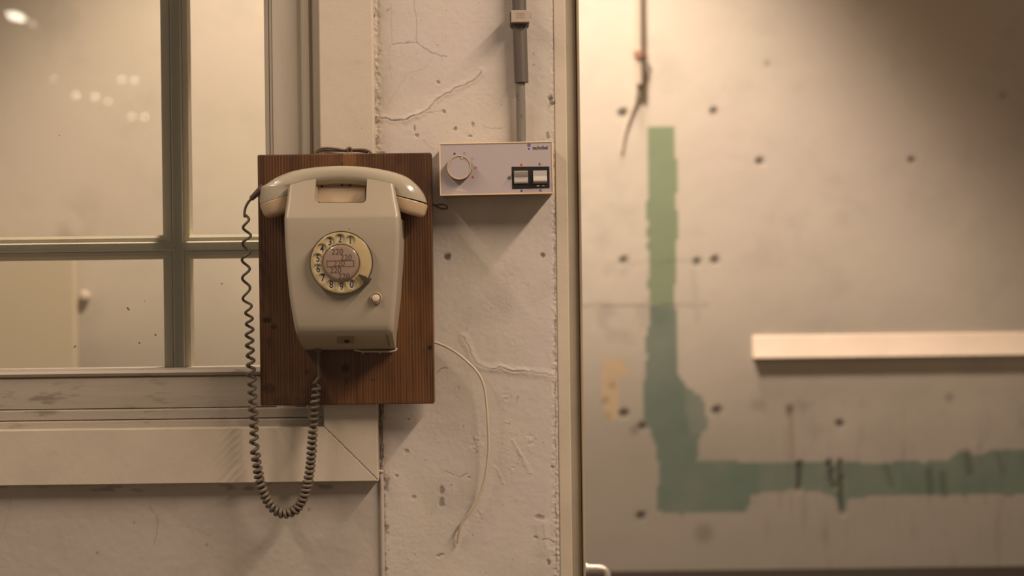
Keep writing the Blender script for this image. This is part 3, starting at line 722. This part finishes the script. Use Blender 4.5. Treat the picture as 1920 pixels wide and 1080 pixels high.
HR = [((665,311.6),(652,346),-.077,.0162),((695,314.4),(667,347),-.0768,.0166),((725,319.6),(683,348.5),-.0764,.0178),((747,325.3),(693,349.5),-.0758,.0195),((765,333),(700,350),-.0752,.021),((779,344),(706,350.5),-.0745,.0222),((789.5,355.5),(712,352),-.0738,.0230),((797,368),(717,354),-.0732,.0236),((801.2,381),(720,362),-.0728,.0240)]
def densify(rows, k=4):
    arr = [Vector((*o, *i))for o, i, y, b in rows]; 
    a4 = np.array([[*o, *i, y, b] for o, i, y, b in rows]); out_ = []
    Pp = np.vstack([2*a4[0]-a4[1], a4, 2*a4[-1]-a4[-2]])
    for j in range(1, len(Pp)-2):
        p, q, r, s_ = Pp[j-1:j+3]
        for t in [m/k for m in range(k)]:
            out_.append(.5*((2*q)+(r-p)*t+(2*p-5*q+4*r-s_)*t*t+(3*q-p-3*r+s_)*t**3))
    out_.append(a4[-1]); return [((v[0],v[1]),(v[2],v[3]),v[4],v[5]) for v in out_]
full = densify(HL + [((640,311),(640,345.5),-.077,.0161)] + HR, 4)
full = full[:4*5+1][0:1] + full[1:]
MB().rings([ring(*r) for r in full]).build('handle', M_handset.m, hs, angle=50)
def cap(name, rows):
    return MB().rings([ring(*r[:4], inset=r[4]) for r in rows]).build(name, M_capc.m, hs, angle=40)
cap('mouthpiece_cap', [((488.5,384),(560,364),-.0725,.0240,.0006),((488.7,385.3),(560,365.3),-.0725,.0240,.0004),((488.9,386),(560,366),-.0725,.0240,0),((491,393),(560,373),-.0725,.0236,0),((495.5,403),(560,385),-.0725,.0225,0),((498,406.3),(559,389),-.0725,.0215,0),((502,408.5),(556,392.5),-.0725,.0195,0),((508,408),(550,395.5),-.0725,.0150,0)])
cap('earpiece_cap', [((801.5,384.5),(720,362.5),-.0728,.0240,.0006),((801.7,385.6),(720,363.6),-.0728,.0240,.0004),((801.8,386.2),(720,364.2),-.0728,.0240,0),((800.3,393),(720,372),-.0728,.0236,0),((797.3,402),(721,381.5),-.0728,.0225,0),((795,405.5),(722,386),-.0728,.0215,0),((791,407.5),(724,389.5),-.0728,.0195,0),((785,406.5),(730,392),-.0728,.0150,0)])
# cord boot
b0, b1 = W(494, 351, -.072), W(470.5, 373, -.068)
bd = (b1-b0)
MB().tube([b0, b0+bd*.25, b0+bd*.75, b0+bd*.97, b1], [.0048,.0047,.0036,.0033,.0026], 14).build('cord_boot', M_boot.m, hs)

# ---------------------------------------------------------------- coiled cord
def Wp(a, b, y): return W(a, b, y)
lead = [Wp(473,371,-.068), Wp(465,380,-.067), Wp(459.5,392,-.066), Wp(458.5,405,-.065)]
path_px = [(459,404,-.065),(463,430,-.063),(461,470,-.060),(461,520,-.058),(463,560,-.057),(467,590,-.056),(468,640,-.055),(471,700,-.054),(474,760,-.053),(476,800,-.052),(477,835,-.051),(481,865,-.050),(487,900,-.049),(497,930,-.048),(512,953,-.048),(533,963,-.048),(555,955,-.049),(569,933,-.050),(578,900,-.051),(583,865,-.052),(586,820,-.053),(589,780,-.054),(592,740,-.056),(595,718,-.057)]
cp = spline([Wp(*p) for p in path_px], 30)
seg = [0]
for a, b in zip(cp[:-1], cp[1:]): seg.append(seg[-1]+(b-a).length)
Ltot = seg[-1]; S0 = sc(-.055)
# pitch in photo pixels against distance along the cord in pixels
kp = [(0,46),(18,31),(75,30.5),(110,35),(150,40),(178,22),(230,20),(260,18.5),(330,16.5),(398,14.5),(425,17),(436,22),(450,14),(480,10.3),(540,9.3),(640,9.0),(700,9.2),(760,10.5),(830,12),(880,13.5),(920,17),(2000,17)]
kr = [(0,3),(10,7.2),(170,7.0),(190,6.4),(400,6.4),(900,6.4),(915,5.5),(945,3),(2000,2)]
segn = np.array(seg); ds = .00022; N = int(Ltot/ds); ph = 2.2; out_ = []
sA = np.linspace(0, Ltot, N); cx = np.interp(sA, segn, [p.x for p in cp]); cy = np.interp(sA, segn, [p.y for p in cp]); cz = np.interp(sA, segn, [p.z for p in cp])
pit = np.interp(sA*S0, [a for a, b in kp], [b for a, b in kp])/S0; rad = np.interp(sA*S0, [a for a, b in kr], [b for a, b in kr])/S0
rad = rad*(1+.05*np.sin(sA*310)+.04*np.sin(sA*127+1)); pit = pit*(1+.06*np.sin(sA*220))
phs = ph + np.cumsum(2*np.pi*np.gradient(sA)/pit)
tx = np.gradient(cx); tz = np.gradient(cz); k_ = 60; ker = np.ones(k_)/k_
tx = np.convolve(np.pad(tx, k_//2, 'edge'), ker, 'same')[k_//2:-(k_//2)]; tz = np.convolve(np.pad(tz, k_//2, 'edge'), ker, 'same')[k_//2:-(k_//2)]
ln = np.hypot(tx, tz); nxv, nzv = tz/ln, -tx/ln       # in-plane normal
hx = cx + rad*np.cos(phs)*nxv; hz = cz + rad*np.cos(phs)*nzv; hy = cy + rad*np.sin(phs)
# thin to ~20 samples a turn
pick = [0]
for i in range(1, N):
    if phs[i]-phs[pick[-1]] >= 2*math.pi/20: pick.append(i)
coil = [Vector((hx[i], hy[i], hz[i])) for i in pick]
tail = [Wp(598,706,-.060), Wp(597.5,695,-.062), Wp(596.5,675,-.063), Wp(597,656,-.062)]
pts = spline(lead + [coil[0]], 8)[:-1] + coil + spline([coil[-1]]+tail, 8)[1:]
pz = [frame_px(p.x, p.z, p.y) for p in pts]
rr_ = [(2.5 + .6*float(sstep(560, 700, np.array(q[1]))) + .55*float(sstep(800, 900, np.array(q[1]))))/S0 for q in pz]
cord = MB().tube(pts, rr_, 10).build('coiled_cord', M_cord.m, angle=70)
tag(cord, 'brown coiled telephone cord hanging in a long loop left of the board', 'cord')

# ---------------------------------------------------------------- string on the board, wire loop
sy = YBD0-.006
r0 = MB().tube(spline([W(590,290,sy), W(593,284,sy), W(600,279,sy), W(613,277.5,sy), W(630,279,sy), W(645,281.5,sy), W(655,281,sy), W(672,280.5,sy), W(685,281,sy), W(694,285,sy), W(697,291,sy)]), .0016, 8)
r0.tube(spline([W(594,287,sy+.006), W(605,281.5,sy+.006), W(625,282.5,sy+.004), W(650,283.5,sy+.003), W(670,283.5,sy+.003), W(690,286,sy+.003)]), .0012, 8)
r0.tube(spline([W(652,285,sy-.001), W(651,280,sy-.003), W(655,277,sy-.002), W(659,280,sy-.002), W(658,285,sy-.001)]), .0016, 8)
tag(r0.build('hanging_string', M_string.m, angle=70), 'brown knotted string loop behind the top edge of the wooden board', 'string')
ly = -.010
lp = spline([W(800,380,ly), W(812,383,ly), W(820,388,ly), W(829,391.5,ly), W(837,391.5,ly), W(838.5,387,ly-.002), W(832,383.5,ly-.004), W(824,383.5,ly-.004), W(818,386,ly-.002), W(822,389,ly)])
tag(MB().tube(lp, .0011, 8).build('wire_loop', M_string.m, angle=70), 'small brown wire loop sticking out right of the wooden board', 'wire')

# ---------------------------------------------------------------- loose cream wire
wp = [(802,640,-.010),(812,641,-.012),(832,648,-.016),(852,659,-.020),(873,675,-.023),(893,695,-.024),(905,716,-.024),(911,745,-.023),(914.5,790,-.022),(916,840,-.020),(912,880,-.018),(905,913,-.016),(893,942,-.015),(880,962,-.014),(869,976,-.012),(862,992,-.010),(858.5,1012,-.006),(858.3,1019,-.0045)]
tag(MB().tube(spline([W(*p) for p in wp], 8), .00165, 10).build('loose_wire', M_wire.m, angle=70), 'loose cream wire curving down the plaster from the board edge', 'wire')
# thin painted cable beside the casing
px0 = X(716.5, 985, -.002)
pc_ = thing('painted_cable', (px0, -.002, Z(717,1079,0)), 'thin painted-over cable running down the wall below the window corner', 'cable')
MB().tube([(px0, -.0012, 0.0), (px0, -.0012, 1.1), (px0+.0003, -.0014, 1.25), (px0-.0002, -.0012, Z(716, 888, 0))], .0026, 8).build('cable', M_plaster_low.m, pc_)
MB().tube([W(709, 883, -.003), W(719, 884, -.003)], .002, 8).build('cable_clip', M_wire.m, pc_)
# conduit above the control box
cd = thing('conduit', (X(976,200,-.013), -.013, Z(976,262,0)), 'grey conduit coming down the wall into the control box', 'pipe')
yq = -.0135
MB().tube([(X(973,-20,yq), yq, HEAD-.002), W(973,-20,yq), W(974.5,45,yq), W(976,100,yq), W(977.8,155,yq)], .0092, 24).build('sleeve', M_conduit.m, cd, angle=50)
MB().tube([W(975,140,yq), W(976.5,200,-.011), W(977.5,270,-.011)], .0062, 20).build('pipe', M_pipe.m, cd, angle=50)
cl = thing('pipe_clip', W(976, 32, 0), 'square grey plastic clip holding the conduit near the top of the photo', 'clip')
cq = -.0315
a0, a1 = W(958, 19, cq), W(993.5, 41.5, cq)
clb = MB().box(a0.x, a1.x, cq, -.0245, a1.z, a0.z).build('clip_cover', M_clip.m, cl, bevel=.0009)
a0, a1 = W(955.5, 23, -.02), W(992, 46, -.02)
MB().box(a0.x, a1.x, -.0245, .001, a1.z, a0.z).build('clip_base', M_conduit.m, cl, bevel=.0012)
a0, a1 = W(993, 24, -.026), W(997, 34, -.026)
MB().box(a0.x, a1.x, -.027, -.0245, a1.z, a0.z).build('clip_latch', M_clip.m, cl, bevel=.0006)
mk = MB()
for (x0, x1, z0, z1) in [(968,983.5,25,25.8),(968,983.5,33,33.8)]+[(968+3.6*k, 968.8+3.6*k, 25, 33.8) for k in range(5)]+[(970,981,29,29.7)]:
    a, b = W(x0, z0, cq), W(x1, z1, cq); mk.box(a.x, b.x, cq-.0001, cq+.0004, b.z, a.z)
mk.build('embossed_mark', M_boxbody.m, clb, smooth=False)

# ---------------------------------------------------------------- control box
YX = -.050
tilt = -.0075
cc = W(930.7, 315.8, YX); hw, hh_ = 106.6/sc(YX), 49.2/sc(YX)
bx = thing('control_box', (cc.x, YX, cc.z), 'lilac grey air conditioning control box with round knob and two rocker switches', 'control box')
bx.rotation_euler = (0, tilt, 0)
MB().box(cc.x-hw+.001, cc.x+hw-.001, YX+.004, .001, cc.z-hh_+.001, cc.z+hh_-.001).build('box_body', M_boxbody.m, bx, bevel=.001)
rim = MB(); t_ = .0016
rim.box(cc.x-hw, cc.x+hw, YX, YX+.005, cc.z+hh_-t_, cc.z+hh_).box(cc.x-hw, cc.x+hw, YX, YX+.005, cc.z-hh_, cc.z-hh_+t_)
rim.box(cc.x-hw, cc.x-hw+t_, YX, YX+.005, cc.z-hh_+t_, cc.z+hh_-t_).box(cc.x+hw-t_, cc.x+hw, YX, YX+.005, cc.z-hh_+t_, cc.z+hh_-t_)
rim.build('box_rim', M_box.m, bx, bevel=.0004)
YF = YX+.0008
MB().box(cc.x-hw+t_, cc.x+hw-t_, YF, YX+.005, cc.z-hh_+t_, cc.z+hh_-t_).build('face_plate', M_face.m, bx, smooth=False)
def B(a, b):    # photo place -> box plane before the small tilt
    p = W(a, b, YF); v = Vector((p.x-cc.x, 0, p.z-cc.z)); v.rotate(Matrix.Rotation(-tilt, 3, 'Y')); return (cc.x+v.x, cc.z+v.z)
SB = sc(YF); kc = B(861.5, 315.2)
MB().disc(kc, [(23.6/SB, YF+.001), (23.4/SB, YF-.008)], 64).disc(kc, [(23.4/SB, YF-.0079), (0.0001, YF-.0079)], 64).build('knob_side', M_knobd.m, bx)
kn = MB().disc(kc, [(22.9/SB, YF-.0075), (22.9/SB, YF-.0098), (22.2/SB, YF-.0104), (21.2/SB, YF-.0104), (20.8/SB, YF-.0090)], 64); kn.build('knob_ring', M_knobr.m, bx)
MB().disc(kc, [(20.9/SB, YF-.0078), (20.9/SB, YF-.0094), (0.0001, YF-.0095)], 64).build('knob_face', M_knobc.m, bx)
kp_ = B(867, 297.2); MB().prism([(kp_[0]-.0016, kp_[1]+.0012), (kp_[0]+.0012, kp_[1]+.0012), (kp_[0]+.0007, kp_[1]-.0014), (kp_[0]-.0006, kp_[1]-.0014)], YF-.0104, YF-.0094).build('knob_pointer', M_wire.m, bx)
def dot(a, b, r, mat, name='print_dot', r2=None):
    c = B(a, b); mb2 = MB(); yy = YF-.00012
    n = 20; ri = r2 if r2 else 0
    ro_ = [(c[0]+r/SB*math.cos(t), yy, c[1]+r/SB*math.sin(t)) for t in [2*math.pi*k/n for k in range(n)]]
    if ri:
        r_i = [(c[0]+ri/SB*math.cos(t), yy, c[1]+ri/SB*math.sin(t)) for t in [2*math.pi*k/n for k in range(n)]]
        mb2.add(ro_+r_i, [(k, (k+1) % n, n+(k+1) % n, n+k) for k in range(n)])
    else: mb2.add(ro_, [tuple(range(n))])
    return mb2.build(name, mat, bx, smooth=False)
dot(852.2,288.2,2.1,M_blue.m); dot(870.5,287.7,2.5,M_pale.m,r2=2.0); dot(870.5,287,.8,M_pale.m); dot(885.3,297.7,2.5,M_pale.m,r2=2.0); dot(891.3,314.8,2.7,M_red.m,r2=2.2); dot(891.8,314.8,1.1,M_red.m); dot(886.3,332.3,2.2,M_red.m)
dot(977.3,309,2.3,M_red.m); dot(977.8,357.8,2.1,M_blue.m); dot(1013.4,357.2,2.3,M_ink.m,r2=1.0); dot(1011.8,308,2.5,M_pale.m,r2=2.0)
def rect(a0, b0, a1, b1, mat, name, y0, y1, **k):
    p, q = B(a0, b0), B(a1, b1); return MB().box(p[0], q[0], y0, y1, q[1], p[1]).build(name, mat, bx, **k)
rect(1011.0,305.5,1012.6,310.5,M_ink.m,'print_mark',YF-.00015,YF+.001,smooth=False)
dot(954.5,333.8,3.0,M_ink.m,r2=2.4); rect(951,333.3,958,334.3,M_ink.m,'print_mark',YF-.00015,YF+.001,smooth=False); rect(954,330.3,955,337.3,M_ink.m,'print_mark',YF-.00015,YF+.001,smooth=False)
dot(991.8,272.3,3.0,M_blue.m,'logo',r2=1.2)
p_ = [B(989.5,277.3),B(991.8,278.3),B(994.2,277.0),B(993,279.5),B(991.6,281.4),B(990.6,280)]
MB().prism(p_, YF-.00015, YF+.001).build('logo', M_blue.m, bx, smooth=False)
tcn = B(1012.6, 276.8); lt = text('lettering', 'technibel', tcn, .0064, M_ink.m, bx, YF-.0001, xs=.80, bold=.00010, spacing=1.0)
lw = max(v.co.x for v in lt.data.vertices)-min(v.co.x for v in lt.data.vertices); k_ = 28.5/SB/lw
for v in lt.data.vertices: v.co.x = tcn[0]+(v.co.x-tcn[0])*k_
print('LETTERING', k_)
# switches
sur = [B(959.3,312.7),B(1030.0,312.2),B(1030.6,352.6),B(960.3,354.2)]
MB().prism([sur[3],sur[2],sur[1],sur[0]], YF-.0006, YF+.001).build('switch_surround', M_dark.m, bx, bevel=.0003)
def rocker(a0, a1, prof):
    x0, x1 = B(a0, 330)[0], B(a1, 330)[0]
    pts = [(B(a0, b)[1], YF-.0006-d) for b, d in prof]; n = len(pts)
    v = [(x0, y, z) for z, y in pts] + [(x1, y, z) for z, y in pts]
    f = [(i, (i+1) % n, (i+1) % n+n, i+n) for i in range(n)] + [tuple(range(n)), tuple(range(2*n-1, n-1, -1))]
    return MB().add(v, f).build('rocker_switch', M_switch.m, bx, bevel=.0003)
rocker(963.8, 989.8, [(320.5,-.0012),(321.5,.0062),(324,.0060),(333,.0022),(341.5,.0030),(344.5,.0020),(344.5,-.0012)])
rocker(999.6, 1025.6, [(320.0,-.0012),(320.2,.0018),(331,.0020),(338.5,.0058),(341,.0058),(344.5,.0010),(344.5,-.0012)])
sw = MB()
for (a, b, c_, d) in [(1005,347.6,1013,349.8),(1015,347.8,1022,349.3)]:
    q = [B(a,b+1),B((a+c_)/2,b-.6),B(c_,b+.6),B((a+c_)/2,d)]; sw.prism(q, YF-.0009, YF)
sw.build('surround_scratch', M_white.m, bx, smooth=False)
scr = MB()
for l in [[(838,359.5),(848,357.5),(858,355.5),(866,356.5),(876,358)],[(838,362.5),(846,360.5),(856,362.5)],[(856,356.5),(864,358.5),(874,359)]]:
    for (a, b), (c_, d) in zip(l[:-1], l[1:]):
        q = [B(a, b+.35), B(c_, d+.35), B(c_, d-.35), B(a, b-.35)]; scr.prism(q, YF-.00015, YF+.0005)
scr.build('face_scratch', M_white.m, bx, smooth=False)
